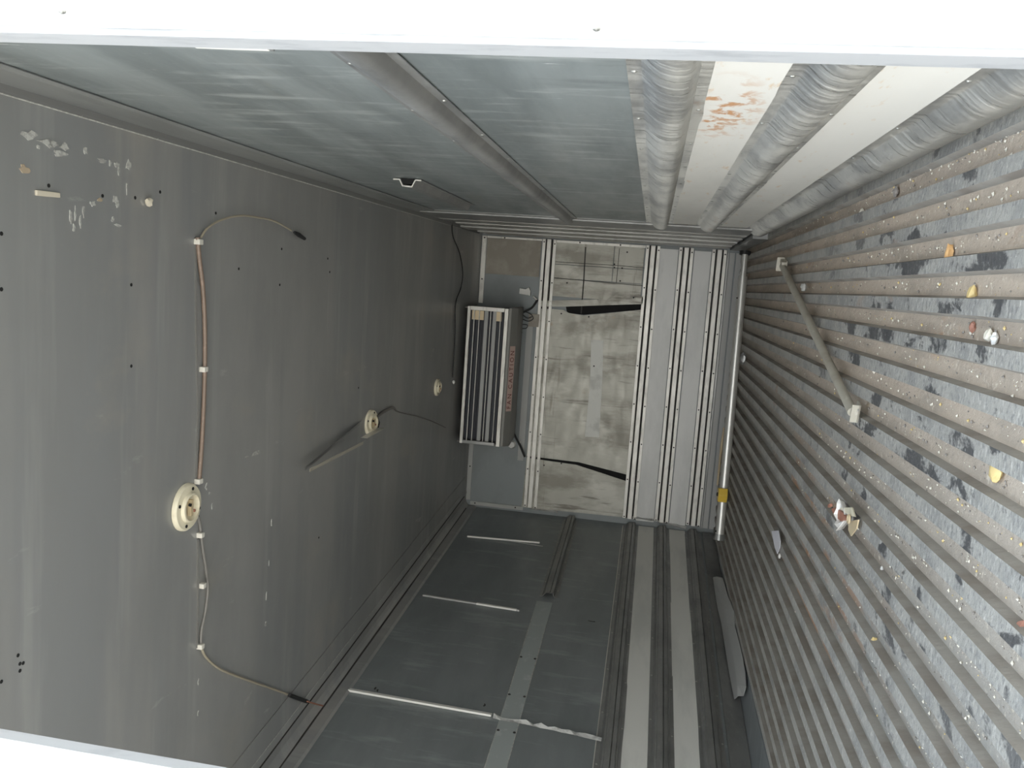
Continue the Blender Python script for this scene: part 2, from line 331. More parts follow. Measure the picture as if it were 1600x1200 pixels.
# ------------------------------------------------------------------ rub rails (hat section)
rv = MB().lathe([(.0055, 0), (.0055, .001), (.0035, .003), (.001, .0036)], (0, 0, 0), (0, 0, 1), 10)
def rivets(parent, pl, pts, m, r=1.0):
    """pts: (a, b, n) places of rivet heads on a surface; copies share one mesh"""
    f = FR(pl); first = None
    nrm = {'right': V((-1, 0, 0)), 'left': V((1, 0, 0)), 'back': V((0, -1, 0)), 'ceil': V((0, 0, -1))}[pl]
    for (a, b, n) in pts:
        if first is None:
            o = rv.build('rivet', m, None); first = o
        else:
            o = first.copy(); C.objects.link(o)
        o.parent = parent
        o.location = f(a, b, n) - parent.location; o.scale = (r, r, r)
        o.rotation_euler = nrm.to_track_quat('Z', 'Y').to_euler()
def hat(z0, z1, h, inv=False):
    w = z1 - z0
    return [(z0, .002), (z0 + .17 * w, .002), (z0 + .19 * w, .005), (z0 + .24 * w, h * .70), (z0 + .28 * w, h * .9), (z0 + .34 * w, h), (z0 + .44 * w, h + .001), (z0 + .52 * w, h * .97), (z0 + .60 * w, h * .86), (z0 + .68 * w, h * .64), (z0 + .75 * w, h * .36), (z0 + .80 * w, .005), (z0 + .84 * w, .002), (z1, .002)]
def hat_creased(z0, z1, h):
    w = z1 - z0
    return [(z0 + q * w, n * h) for q, n in ((0, .08), (.15, .08), (.17, .3), (.24, .3), (.27, .95), (.40, 1.0), (.415, .8), (.44, .8), (.455, 1.0), (.66, .95), (.68, .7), (.74, .7), (.80, .25), (.85, .08), (1, .08))]
def rail(name, pl, a0, a1, z0, z1, h, m, label, step=.36, mr='rivet'):
    f = FR(pl); t = thing(name, f(a0, z0, 0), label, 'rail')
    MB().sheet(f, (hat_creased if pl == 'left' else hat)(z0, z1, h)[::-1], a0, a1, .0018, 6, wob=.0004).build('channel', m, t, smooth=(pl != 'left'))
    w = z1 - z0; pts = []; a = a0 + .09
    while a < a1 - .05:
        pts += [(a, z0 + .08 * w, .0025), (a + .1, z1 - .08 * w, .0025)]; a += step
    rivets(t, pl, pts, PM[mr])
    return t
rail('rub_rail', 'right', Y0, 4.37, .980, 1.088, .028, PM['galv_dark'], 'uppermost long steel rub rail on the right wall, dark, between two bare sheets')
rail('rub_rail', 'right', Y0, 4.33, .500, .632, .030, PM['galv'], 'shiny rub rail on the right wall between bare sheet and rust-stained cream panel')
rail('rub_rail', 'right', Y0, 4.33, .268, .396, .030, PM['galv'], 'shiny rub rail running between the two cream panels of the right wall')
rail('rub_rail', 'right', Y0, 4.4, .015, .150, .032, PM['galv'], 'lowest rub rail on the right wall, dented, just above the floor')
wp = []
for z0, z1, lb in ((.396, .500, 0), (.150, .268, 0)):
    o = MB().fbox(FR('right'), Y0, 4.36, z0 - .003, z1 + .003, .0005, .004).build('painted_panel', PM['pale'], bpy.data.objects['wall_right'])
# short leftover channel with its hollow end towards the doors
t = thing('channel_offcut', V((1, 2.93, 1.43)), 'short open-ended hat channel high on the right wall near the ceiling', 'rail')
MB().sheet(FR('right'), [(1.513, .002), (1.490, .002), (1.478, .024), (1.446, .026), (1.434, .002), (1.413, .002)], 2.95, 3.86, .0022, 1).build('channel', PM['galv_dark'], t)
MB().sheet(FR('right'), [(1.515, .0045), (1.490, .0045), (1.478, .0265), (1.446, .0285), (1.434, .0045), (1.411, .0045)], 2.944, 2.950, .004, 1).build('cut_edge', PM['alu'], t)
MB().fbox(FR('right'), 2.952, 2.956, 1.44, 1.486, .001, .020).build('hollow', PM['hole'], t)
rivets(t, 'right', [(3.35, 1.50, .003), (3.7, 1.50, .003)], PM['rivet'])

# left wall
rail('rub_rail', 'left', 1.6, D - .03, .524, .634, .026, PM['galv_dark'], 'uppermost long rub rail on the left wall, above the upper white stripe')
MB().tube([FR('left')(1.6, .637, .003), FR('left')(D - .05, .637, .003)], .0022, 6).build('sealant_bead', PM['alu'], [o for o in bpy.data.objects if o.get('category') == 'rail'][-1])
rail('rub_rail', 'left', 1.6, D - .03, .310, .421, .028, PM['galv_dark'], 'dark rub rail on the left wall between its two white stripes')
rail('rub_rail', 'left', 1.6, D - .03, .098, .207, .028, PM['galv_dark'], 'lowest rub rail on the left wall, below the lower white stripe')
for z0, z1 in ((.421, .524), (.207, .310)):
    MB().fbox(FR('left'), 1.6, D - .02, z0 - .003, z1 + .003, .0005, .004).build('painted_panel', PM['pale_left'], bpy.data.objects['wall_left'])
MB().fbox(FR('left'), 1.6, D - .02, .0, .085, .0005, .012).build('kick_strip', PM['galv_dark'], bpy.data.objects['wall_left'])
rail('rub_rail', 'left', 4.62, D - .04, .955, 1.058, .030, PM['galv_dark'], 'short sawn-off rub rail high on the left wall by the back corner', .2)
gh = MB().fbox(FR('left'), 1.6, 4.56, .975, 1.065, .0005, .0022).build('bare_strip', mat('bare_track', (.36, .39, .38), .5, .1, [((.48, .50, .49), (3, 12, 12), .56, .66, .7, 8)]), bpy.data.objects['wall_left'])
for z_ in (.977, 1.063):
    MB().tube([FR('left')(1.7 + k * .19, z_ + random.uniform(-.001, .001), .002) for k in range(15)], [random.choice((.001, .002, .003)) for _ in range(15)], 5).build('glue_edge', PM['mark'], gh)
gh['label'] = 'paler flat track where a rail was removed'
rivets(gh, 'left', [(a, b, .003) for a in (2.2, 2.6, 3.0, 3.35, 3.62, 3.95) for b in (.985, 1.055)], PM['screw'], 1.2)

# ------------------------------------------------------------------ back wall
fb = FR('back')
bw = bpy.data.objects['wall_back']
def bplate(name, x0, x1, z0, z1, n0, n1, m, parent=bw): return MB().fbox(fb, x0, x1, z0, z1, n0, n1).build(name, m, parent, bevel=.001)
XR, XL = .950, -.965
bplate('top_sheet', .70, XR, 1.37, 1.755, .001, .008, PM['board_brown'])
bplate('pale_strip', XL, XR, .425, .548, .001, .006, PM['pale_back'])
bplate('pale_strip', XL, XR, .205, .317, .001, .006, PM['pale_back'])
bplate('kick_plate', XL, XR, .050, .085, .001, .010, PM['stick_grey'])
bplate('kick_plate', XL, XR, .088, .100, .001, .016, PM['galv_dark'])
bplate('kick_plate', XL, XR, .0, .042, .001, .018, PM['stick_grey'])
bplate('access_panel', -.62, .36, 1.385, 1.43, .001, .010, PM['stick_grey'])
# stained boards: bottom edge z .653, top edge z 1.265
rows = [(.955, .865, 0), (.861, .785, 0), (.781, .705, 1), (.701, .565, 1)]
bplate('stained_board', .800, .950, .86, 1.265, .002, .010, PM['board'])
bplate('stained_board', .800, .950, .654, .856, .002, .010, PM['board'])
bplate('stained_board', .702, .796, .86, 1.265, .002, .010, PM['board'])
bplate('stained_board', .702, .796, .654, .856, .002, .010, PM['board'])
def quadb(name, pts, m, n=.010, lo=.002):
    # pts in picture order on the back wall
    return MB().slab([at('back', x, y, lo) for x, y in pts], (0, -1, 0), n - lo).build(name, m, bw)
bplate('stained_board', .575, .698, .654, 1.265, .002, .008, PM['board'])
quadb('stained_board', [(844, 470), (842, 479), (885, 479), (1004, 475), (1005, 463), (930, 468)], PM['board'], .013)
quadb('stained_board', [(842, 482), (880, 484), (889, 489), (912, 493), (1003, 484), (996, 600), (988, 700), (982, 742), (905, 722), (823, 712)], PM['board'], .009)
quadb('stained_board', [(823, 715), (900, 726), (980, 752), (977, 808), (815, 792)], PM['board'], .009)
q = MB().slab([at('back', x, y, .001) for x, y in [(884, 478), (1005, 474), (1004, 484), (912, 492), (886, 489)]], (0, -1, 0), .001)
q.slab([at('back', x, y, .001) for x, y in [(823, 711), (905, 720), (981, 742), (980, 754), (898, 728), (823, 715)]], (0, -1, 0), .001)
q.build('gap', PM['hole'], bw)
pp = quadb('patch_strip', [(924, 531), (943, 532), (941, 600), (936, 683), (914, 682), (922, 600)], mat('patch_metal', (.66, .66, .62), .5, .1, [((.42, .42, .39), (9, 1, 9), .5, .65, .6)]), .0115)
# dark drip streak seams and screws on the boards
sm = MB()
for pts in ([(868, 409), (968, 415), (1010, 419)], [(866, 434), (930, 440), (1008, 447)], [(968, 388), (963, 442)], [(915, 386), (912, 440), (908, 490)]):
    for a, b in zip(pts, pts[1:]):
        A, B = at('back', *a, .0105), at('back', *b, .0105); u = (B - A).normalized(); v = V((-u.z, 0, u.x)) * (.002 if pts[0][0] != 915 else .0045)
        sm.slab([A - v, B - v, B + v, A + v], (0, -1, 0), .0006)
sm.build('seam', PM['screw'], bw)
for (px, py) in ((980, 394), (960, 413), (960, 418), (972, 419), (969, 439), (934, 469), (990, 465), (877, 490), (920, 495), (886, 442), (928, 572), (850, 727), (877, 724)):
    p = at('back', px, py, .011)
    MB().lathe([(.006, 0), (.006, .002)], p, (0, -1, 0), 8).build('screw', PM['screw'], bw)

def brail(zc_, label, x0=-.955, x1=.966, w=.098, m='alu'):
    t = thing('rub_rail', V((x0, D, zc_)), label, 'rail')
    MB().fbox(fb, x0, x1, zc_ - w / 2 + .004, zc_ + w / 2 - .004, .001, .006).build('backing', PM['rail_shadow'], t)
    for c, hw, n in ((zc_ + w * .385, .0105, .013), (zc_ - w * .385, .0105, .013)):
        MB().fbox(fb, x0, x1, c - hw, c + hw, .001, n).build('flange', PM[m], t, bevel=.0015)
    MB().fbox(fb, x0, x1, zc_ - .0155, zc_ + .0155, .001, .030).build('crown', PM[m], t, bevel=.003)
    pts = []; a = x1 - .02
    while a > x0:
        pts += [(a, zc_ + w * .385, .0135), (a - .01, zc_ - w * .385, .0135)]; a -= .27
    rivets(t, 'back', pts, PM['screw'], .9)
    return t
brail(1.312, 'uppermost slatted rail on the back wall, just under the cooling unit')
brail(.596, 'slatted rail on the back wall along the lower edge of the stained boards')
brail(.372, 'slatted rail on the back wall between the two pale grey strips')
brail(.152, 'lowest slatted rail on the back wall, by the floor')
t = thing('edge_strip', V((.962, D, 1.2)), 'light metal edge strip along the right edge of the back wall, beside the upright slats', 'strip')
MB().fbox(fb, .947, .964, .648, 1.262, .001, .014).build('strip', PM['alu'], t, bevel=.001)
rivets(t, 'back', [(.956, 1.1, .0145), (.956, .82, .0145)], PM['screw'])
t = thing('edge_strip', V((.962, D, 1.5)), 'light metal edge strip at the right end of the brown sheet on the back wall', 'strip')
MB().fbox(fb, .951, .964, 1.364, 1.755, .001, .014).build('strip', PM['alu'], t, bevel=.001)
rivets(t, 'back', [(.957, 1.63, .0145)], PM['screw'])
t = thing('edge_strip', V((.7, D, 1.775)), 'light metal edge strip along the top of the back wall under the ceiling', 'strip')
MB().fbox(fb, .49, .964, 1.759, 1.790, .001, .010).build('strip', PM['alu'], t, bevel=.001)
rivets(t, 'back', [(.95, 1.775, .0105), (.66, 1.775, .0105)], PM['screw'])
t = thing('edge_strip', V((-.7, D, 1.775)), 'grey edge strip under the ceiling left of the cooling unit', 'strip')
MB().fbox(fb, -.95, -.46, 1.759, 1.790, .001, .010).build('strip', PM['stick_grey'], t, bevel=.001)
rivets(t, 'back', [(-.7, 1.775, .0105)], PM['screw'])
t = thing('edge_strip', V((-.96, D, 1.7)), 'grey edge strip at the left end of the back wall, under the ceiling corner', 'strip')
MB().fbox(fb, -.985, -.958, 1.364, 1.757, .001, .012).build('strip', PM['stick_grey'], t, bevel=.001)
rivets(t, 'back', [(-.97, 1.72, .0125), (-.97, 1.42, .0125)], PM['screw'])
def crumple(name, pl, pts, w, m, label, cat, n=.006, seed=1):
    rnd = random.Random(seed); mb = MB(); P_ = []
    for (a, b) in zip(pts, pts[1:]):
        A, B = at(pl, *a, .003), at(pl, *b, .003); k = max(2, int((B - A).length / .03))
        P_ += [A.lerp(B, i / k) for i in range(k)]
    P_.append(at(pl, *pts[-1], .003))
    nrm = {'back': V((0, -1, 0)), 'left': V((1, SL, 0)), 'floor': V((0, 0, 1)), 'right': V((-1, 0, 0)), 'ceil': V((0, 0, -1))}[pl]
    d = (P_[-1] - P_[0]).normalized(); s = d.cross(nrm).normalized()
    vs = []
    for p in P_:
        ww = w * rnd.uniform(.5, 1.2)
        vs += [p - s * ww, p + nrm * rnd.uniform(.2, 1) * n * 2 + s * rnd.uniform(-.3, .3) * ww, p + s * ww, p - nrm * .002]
    fs = []
    for i in range(len(P_) - 1):
        for j in range(4): fs.append((i * 4 + j, i * 4 + (j + 1) % 4, i * 4 + 4 + (j + 1) % 4, i * 4 + 4 + j))
    fs += [(0, 1, 2, 3), tuple(len(vs) - 4 + j for j in range(4))]
    mb.add(vs, fs); return tag(mb.build(name, m), label, cat)
crumple('sealant_strip', 'back', [(988, 808), (1018, 812), (1045, 818), (1072, 824)], .012, PM['sealant'], 'crumpled shiny sealant at the left end of the pale grey strips on the back wall', 'sealant', .01, 3)
crumple('sealant_strip', 'back', [(828, 794), (850, 797), (872, 800)], .009, PM['sealant'], 'short torn sealant at the left end of the stained boards on the back wall', 'sealant', .008, 5)
crumple('sealant_strip', 'left', [(771, 1121), (810, 1128), (845, 1136), (900, 1147), (940, 1156)], .014, PM['sealant'], 'long torn sealant seam across the left wall below the nearest white strip', 'sealant', .01, 8)

# ------------------------------------------------------------------ cooling unit
ue = thing('cooling_unit', V((0, 5.67, 1.48)), 'long evaporator cooling unit under the ceiling at the back wall, with a fan warning label', 'cooling unit')
x0, x1, yf = -.435, .475, 5.451
MB().box((x0 + .01, 5.50, 1.50), (x1 - .01, D - .01, 1.775)).build('coil', PM['fin'], ue)
fin = MB()
for i in range(9): fin.box((x0 + .02, 5.485, 1.53 + i * .024), (x1 - .02, 5.4995, 1.536 + i * .024))
fin.build('coil_fins', PM['fin'], ue)
hs = MB()
prof_ = [(yf, 1.492), (yf, 1.474), (5.500, 1.436), (5.86, 1.458), (5.88, 1.50)]
hs.slab([V((x0 - .01, y, z)) for y, z in prof_], (1, 0, 0), x1 - x0 + .02)
hs.build('drip_pan', PM['unit'], ue, bevel=.003)
MB().box((x0 - .012, yf - .004, 1.494), (x1 + .002, yf + .02, 1.519)).build('lower_frame_bar', PM['alu'], ue, bevel=.002)
MB().box((x0 - .012, yf - .004, 1.749), (x1 + .002, yf + .02, 1.769)).build('upper_frame_bar', PM['alu'], ue, bevel=.002)
MB().box((x1 - .022, yf - .008, 1.52), (x1 + .004, yf + .012, 1.748)).build('end_bar', PM['alu'], ue, bevel=.002)
MB().box((x0 - .01, yf - .008, 1.53), (x0 + .012, yf + .012, 1.75)).build('end_bar', PM['galv_dark'], ue, bevel=.002)
MB().box((x0 - .008, 5.47, 1.50), (x0 - .002, D - .01, 1.79)).build('end_plate', PM['unit'], ue)
MB().box((x1 - .012, 5.47, 1.50), (x1 - .006, D - .01, 1.79)).build('end_plate', PM['unit'], ue)
for z in (1.545, 1.612, 1.688, 1.722):
    MB().tube([V((x0, yf, z)), V((x1, yf, z))], .0032, 8).build('guard_rod', PM['alu'], ue)
for z in (1.575, 1.632): MB().box((x0 + .01, 5.468, z), (x1 - .01, 5.484, z + .024)).build('middle_bar', PM['stick_grey'], ue)
for (a, b) in ((1.54, 1.575), (1.66, 1.74)):
    MB().box((x1 - .085, 5.462, a), (x1 - .024, 5.467, b)).build('mounting_plate', PM['tan'], ue)
for x_ in (x0 + .1, x1 - .12): MB().box((x_, 5.6, 1.775), (x_ + .04, 5.64, 1.802)).build('hanger', PM['galv_dark'], ue)
pn = V((0, -(1.474 - 1.436), -(5.500 - yf))).normalized(); pu = V((0, yf - 5.500, 1.474 - 1.436)); pu.normalize(); pb = V((0, 5.497, 1.4383)) + pn * .0008
LP = lambda x, h, o=0: V((x, 0, 0)) + pb + pu * h + pn * o
lb = MB().slab([LP(-.205, .004), LP(.232, .004), LP(.232, .050), LP(-.205, .050)], pn, .0008).build('warning_label', PM['label'], ue)
try:
    cu = bpy.data.curves.new('lettering', 'FONT'); cu.body = 'FAN CAUTION'; cu.size = .031; cu.extrude = .0004; cu.align_x = 'LEFT'; cu.space_character = 1.5
    tm = bpy.data.objects.new('tmp', cu); C.objects.link(tm); bpy.context.view_layer.update()
    me = bpy.data.meshes.new_from_object(tm.evaluated_get(bpy.context.evaluated_depsgraph_get())); bpy.data.objects.remove(tm)
    wx = max(v.co.x for v in me.vertices); k = .39 / wx
    hy = max(v.co.y for v in me.vertices)
    for v in me.vertices: v.co = LP(-.19 + v.co.x * k, .011 + v.co.y / hy * .033, .0012 + v.co.z)
    me.materials.clear(); me.materials.append(PM['ink'])
    lo = bpy.data.objects.new('lettering', me); C.objects.link(lo); lo.parent = lb; lo.matrix_parent_inverse = Matrix()
except Exception as e: print('text', e)

# connectors and leads beside the unit
t = thing('wire_connector', at('back', 823, 456, .02), 'white square connector on the back wall above the cooling unit, with a black lead', 'connector')
pts = [(813, 450), (822, 452), (827, 449), (830, 455), (829, 462), (812, 459)]
MB().slab([at('back', x, y, .005) for x, y in pts], (0, -1, 0), .03).build('housing', PM['white_plastic'], t, bevel=.002)
MB().tube([at('back', *q, .03) for q in ((833, 463), (836, 466), (840, 469))], .006, 8).build('sleeve', PM['white_plastic'], t)
MB().tube([at('back', *q, .03) for q in ((840, 468), (832, 480), (822, 486), (812, 490), (806, 491))], .007, 8, 5).build('lead', PM['black'], t)
t = thing('wire_connector', at('back', 800, 693, .02), 'white round connector at the left end of the cooling unit, with a black lead', 'connector')
MB().lathe([(.026, 0), (.03, .006), (.022, .03), (.01, .034)], at('back', 800, 694, .002), (0, -1, 0), 16).build('housing', PM['white_plastic'], t)
MB().tube([at('back', *q, .05) for q in ((799, 669), (806, 684), (813, 697), (820, 714))], .008, 8, 5).build('lead', PM['black'], t)
MB().tube([at('back', *q, .03) for q in ((811, 692), (815, 690))], .006, 8).build('sleeve', PM['white_plastic'], t)
t = thing('wire_tangle', at('back', 820, 495, .02), 'tangle of thin black wires between the cooling unit and the upper rail', 'wire')
for k, pts in enumerate(([(812, 489), (820, 487), (830, 492), (833, 498), (826, 502), (817, 499)], [(815, 491), (824, 497), (831, 495)], [(809, 509), (816, 507), (824, 508), (822, 513), (813, 514), (816, 520)])):
    MB().tube([at('back', *q, .03) for q in pts], .0028, 6, 6).build('wire', PM['black'], t, smooth=True)
MB().fbox(fb, .35, .44, 1.345, 1.42, .001, .02).build('mounting_block', PM['board_brown'], t)

# ------------------------------------------------------------------ ceiling lamp holders and wiring
def holder(c, r, label, tilt=(0, 0, -1), seed=0):
    t = thing('lamp_holder', c, label, 'lamp holder', None); ax = V(tilt).normalized()
    MB().lathe([(r, 0), (r, .008), (r * .93, .014), (r * .64, .015), (r * .60, .024), (r * .54, .025), (r * .50, .008), (.001, .007)], c, ax, 32).build('base', PM['cream'], t, smooth=True)
    u = ax.orthogonal().normalized(); v = ax.cross(u)
    MB().box((-r * .34, -.006, 0), (r * .34, .006, .012), m=Matrix.Translation(c + ax * .012) @ ax.to_track_quat('Z', 'Y').to_matrix().to_4x4()).build('contact_bridge', PM['tan'], t)
    for s in (-1, 1): MB().lathe([(.005, 0), (.005, .006)], c + ax * .02 + v * s * r * .22, ax, 8).build('contact', PM['rust'] if s > 0 else PM['black'], t)
    for k in range(4):
        a = .5 + k * math.pi / 2
        MB().lathe([(r * .075, 0), (r * .075, .002)], c + ax * .0148 + (u * math.cos(a) + v * math.sin(a)) * r * .78, ax, 8).build('screw_hole', PM['hole'], t)
    return t
holder(at('ceil', 289, 792), .072, 'cream round lamp holder nearest the doors, beside the brown cable')
h2 = at('ceil', 577, 660)
holder(h2 + V((0, 0, -.004)), .062, 'middle cream lamp holder, with a bent metal strip hanging beside it', (0.05, -.16, -1))
holder(at('ceil', 682, 605), .052, 'small dim lamp holder deepest in the box, near the cooling unit', (0, -.05, -1))

def clips(parent, pts, w=.009):
    for (px, py) in pts:
        p = at('ceil', px, py, .010)
        MB().box((p.x - .008, p.y - w, p.z - .008), (p.x + .008, p.y + w, p.z + .011)).build('clip', PM['clip'], parent, bevel=.002)
t = thing('ceiling_cable', at('ceil', 311, 375), 'thick brown cable clipped straight across the ceiling to the nearest lamp holder', 'cable')
MB().tube([at('ceil', x, y, .009) for x, y in ((309, 371), (311, 400), (317, 450), (320, 510), (320, 577), (318, 640), (315, 700), (311, 752))], .0068, 12, 4).build('sheath', PM['copper'], t, smooth=True)
clips(t, ((311, 378), (319, 577), (311, 752)), .011)
t = thing('ceiling_wire', at('ceil', 314, 370), 'thin curved wire arching off the brown cable end, with a dark plug tip', 'wire')
MB().tube([at('ceil', x, y, o) for x, y, o in ((314, 371, .01), (324, 357, .012), (345, 344, .015), (375, 337, .02), (405, 340, .02), (430, 346, .02), (455, 360, .015))], .0034, 8, 6).build('wire', PM['pale_wire'], t, smooth=True)
MB().tube([at('ceil', x, y, .012) for x, y in ((460, 363), (467, 367), (476, 373))], [.005, .0085, .006], 10).build('plug', PM['black'], t)
t = thing('ceiling_cable', at('ceil', 314, 840), 'grey cable running from the nearest lamp holder down to the left wall corner', 'cable')
MB().tube([at('ceil', x, y, .007) for x, y in ((309, 806), (313, 822), (316, 850), (322, 890), (325, 920), (321, 955), (315, 985), (314, 1010))], .0048, 8, 5).build('sheath', PM['grey_cable'], t, smooth=True)
MB().tube([at('ceil', x, y, .007) for x, y in ((314, 1010), (322, 1027), (345, 1046), (385, 1062), (425, 1076), (455, 1087))], .0042, 8, 5).build('sheath', PM['pale_wire'], t, smooth=True)
MB().tube([at('ceil', x, y, .016) for x, y in ((452, 1086), (465, 1091), (480, 1096))], .008, 8).build('sleeve', PM['black'], t)
MB().tube([at('ceil', x, y, .026) for x, y in ((480, 1096), (497, 1101), (510, 1104), (516, 1108))], .003, 8).build('bare_end', PM['rust'], t)
clips(t, ((314, 836), (317, 915), (314, 1010)), .009)
t = thing('ceiling_wire', at('ceil', 612, 640), 'thin dark wire curving from the middle lamp holder towards the cooling unit', 'wire')
MB().tube([at('ceil', x, y, .006) for x, y in ((588, 652), (600, 643), (614, 637), (622, 643), (650, 650), (675, 658), (696, 668))], [.007, .008, .007, .0035, .003, .003, .003], 8, 5).build('wire', PM['grey_cable'], t, smooth=True)
t = thing('ceiling_wire', at('ceil', 708, 350), 'long thin black wire running across the ceiling near the back, white tip', 'wire')
MB().tube([at('ceil', x, y, .005) for x, y in ((706, 348), (708, 370), (718, 395), (723, 425), (720, 450), (712, 474), (711, 520), (709, 560), (707, 590))], .0035, 8, 5).build('wire', PM['black'], t, smooth=True)
MB().rock(at('ceil', 709, 597, .01), .012, 4).build('tip', PM['white_plastic'], t)

# metal strip hanging from the middle holder
t = thing('hanging_strip', at('ceil', 590, 668, .02), 'bent bare metal strip dangling diagonally below the middle lamp holder', 'metal strip')
A, B = at('ceil', 484, 732, .05), at('ceil', 567, 690, .035)
d = (B - A).normalized(); s = d.cross(V((0, 0, 1))).normalized(); 
def arm(p, q, w, m, name, up=.003, fold=.012):
    dd = (q - p).normalized(); ss = dd.cross(V((0, 0, 1))).normalized(); mb = MB()
    vs = []
    for x_ in (p, q):
        vs += [x_ - ss * w, x_, x_ + ss * w * .6 + V((0, 0, -fold)), x_ - ss * w + V((0, 0, -.002)), x_ + V((0, 0, -.0025)), x_ + ss * w * .6 + V((0, 0, -fold - .002))]
    mb.add(vs, [(0, 1, 7, 6), (1, 2, 8, 7), (3, 9, 10, 4), (4, 10, 11, 5), (0, 6, 9, 3), (2, 5, 11, 8), (0, 3, 4, 1), (1, 4, 5, 2), (6, 7, 10, 9), (7, 8, 11, 10)])
    return mb.build(name, m, t)
arm(A, B, .013, PM['bar'], 'strip')
arm(A + V((.0, 0, .02)), at('ceil', 562, 660, .004), .010, PM['galv_dark'], 'upper_arm', fold=.004)
C_ = at('ceil', 564, 684, .03); E_ = at('ceil', 591, 668, .02)
MB().slab([C_, E_, E_ + V((.0, .0, -.035)) + (E_ - C_) * .02, C_ + V((0, 0, -.03))], (.3, -1, 0), .003).build('hook_plate', PM['alu'], t)
MB().tube([at('ceil', x, y, .02) for x, y in ((588, 650), (592, 660), (590, 668))], .006, 8).build('tie', PM['black'], t)

# scrapes, glue and holes left on the ceiling sheet
cl = bpy.data.objects['ceiling']
def blot(pl, px, py, r, m, name, seed, el=(1, 1), parent=cl, h=.0015):
    rnd = random.Random(seed); c = at(pl, px, py, 0); n = 11
    a_, b_ = {'ceil': (V((1, 0, 0)), V((0, 1, -SC))), 'right': (V((0, 1, 0)), V((0, 0, 1))), 'left': (V((-SL * -1, 1, 0)), V((0, 0, 1))), 'floor': (V((1, 0, 0)), V((0, 1, 0)))}[pl]
    nrm = {'ceil': V((0, 0, -1)), 'right': V((-1, 0, 0)), 'left': V((1, 0, 0)), 'floor': V((0, 0, 1))}[pl]
    pts = []
    for k in range(n):
        q = 2 * math.pi * k / n; rr = r * rnd.uniform(.3, 1.0)
        pts.append(c + a_ * math.cos(q) * rr * el[0] + b_ * math.sin(q) * rr * el[1])
    return MB().slab(pts, nrm, h).build(name, m, parent)
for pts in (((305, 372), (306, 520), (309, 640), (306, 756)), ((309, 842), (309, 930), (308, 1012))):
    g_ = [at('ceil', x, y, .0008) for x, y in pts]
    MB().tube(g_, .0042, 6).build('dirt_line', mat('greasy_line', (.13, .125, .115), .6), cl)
rnd = random.Random(3)
for (px, py, r, e1, e2) in ((48, 212, .012, 1, 2.5), (72, 222, .014, 1, 3), (82, 224, .010, 1, 2), (100, 230, .012, 1, 1.5), (92, 240, .012, .7, 3), (60, 230, .006, 1, 1),
    (133, 236, .010, 1, 1), (160, 251, .010, .7, 2.2), (172, 255, .009, 1, 1), (182, 257, .008, 1, 1.5), (200, 258, .014, 1.2, 1), (185, 268, .006, 2, 1), (110, 340, .009, 2.4, .8), (117, 335, .007, 3, .6), (125, 345, .007, 3, .6), (130, 328, .007, 3, .6), (115, 355, .006, 2, 1),
    (180, 312, .012, 1, 1.2), (183, 320, .008, 1, 1), (198, 295, .009, 2, .6), (176, 343, .008, 1, 1), (184, 352, .008, .6, 2), (145, 318, .008, 1, 1.5), (322, 760, .010, 2, .7), (328, 770, .008, .7, 2), (331, 790, .007, 2, .7),
    (400, 708, .013, .6, 3.4), (385, 714, .006, .6, 3), (424, 818, .006, 3, .5), (420, 880, .006, 3, .5), (416, 930, .007, 3, .5), (415, 975, .010, 1.5, 1), (310, 1065, .008, 1.6, .7), (309, 1115, .007, 1.6, .7)):
    blot('ceil', px, py, r, PM['mark'], 'scrape_mark', int(px * 7 + py), (e1, e2))
for (px, py, r) in ((37, 264, .013), (155, 312, .007)): blot('ceil', px, py, r, PM['mark_tan'], 'glue_stain', px, (1, 1.6))
for (px, py) in ((76, 290), (160, 306), (211, 309), (337, 333), (440, 389), (437, 445), (373, 420), (205, 445), (205, 572), (2, 365), (2, 452), (31, 1037), (28, 1024), (36, 1036), (31, 1048), (498, 840), (512, 404), (515, 425), (250, 300), (560, 606), (2, 1065)):
    p = at('ceil', px, py)
    MB().lathe([(.0045, 0), (.0045, .001)], p, (0, 0, -1), 8).build('screw_hole', PM['hole'], cl)
def sliver(pl, a, b, w, m, name, label, cat, h=.006, parts=None):
    A, B = at(pl, *a), at(pl, *b); nrm = {'ceil': V((0, 0, -1)), 'right': V((-1, 0, 0)), 'left': V((1, SL, 0)), 'back': V((0, -1, 0)), 'floor': V((0, 0, 1))}[pl].normalized()
    s = (B - A).normalized().cross(nrm) * w
    t = thing(name, A, label, cat)
    for k, (u0, u1, mm_, nm) in enumerate(parts or [(0, 1, m, 'strip')]):
        p, q = A.lerp(B, u0), A.lerp(B, u1)
        MB().slab([p - s, q - s * .9, q + s * .9, p + s], nrm, h).build(nm, mm_, t, bevel=.0015)
    return t
sliver('ceil', (54, 301), (91, 305), .006, PM['foam'], 'foam_sliver', 'pale tan sliver of foam stuck to the ceiling near the doors', 'foam scrap')
tag(MB().rock(at('ceil', 233, 316, .008), .013, 9, (1, .8, .7)).build('foam_scrap', PM['foam'], smooth=True), 'small square tan scrap stuck to the ceiling near the brown cable end', 'foam scrap')

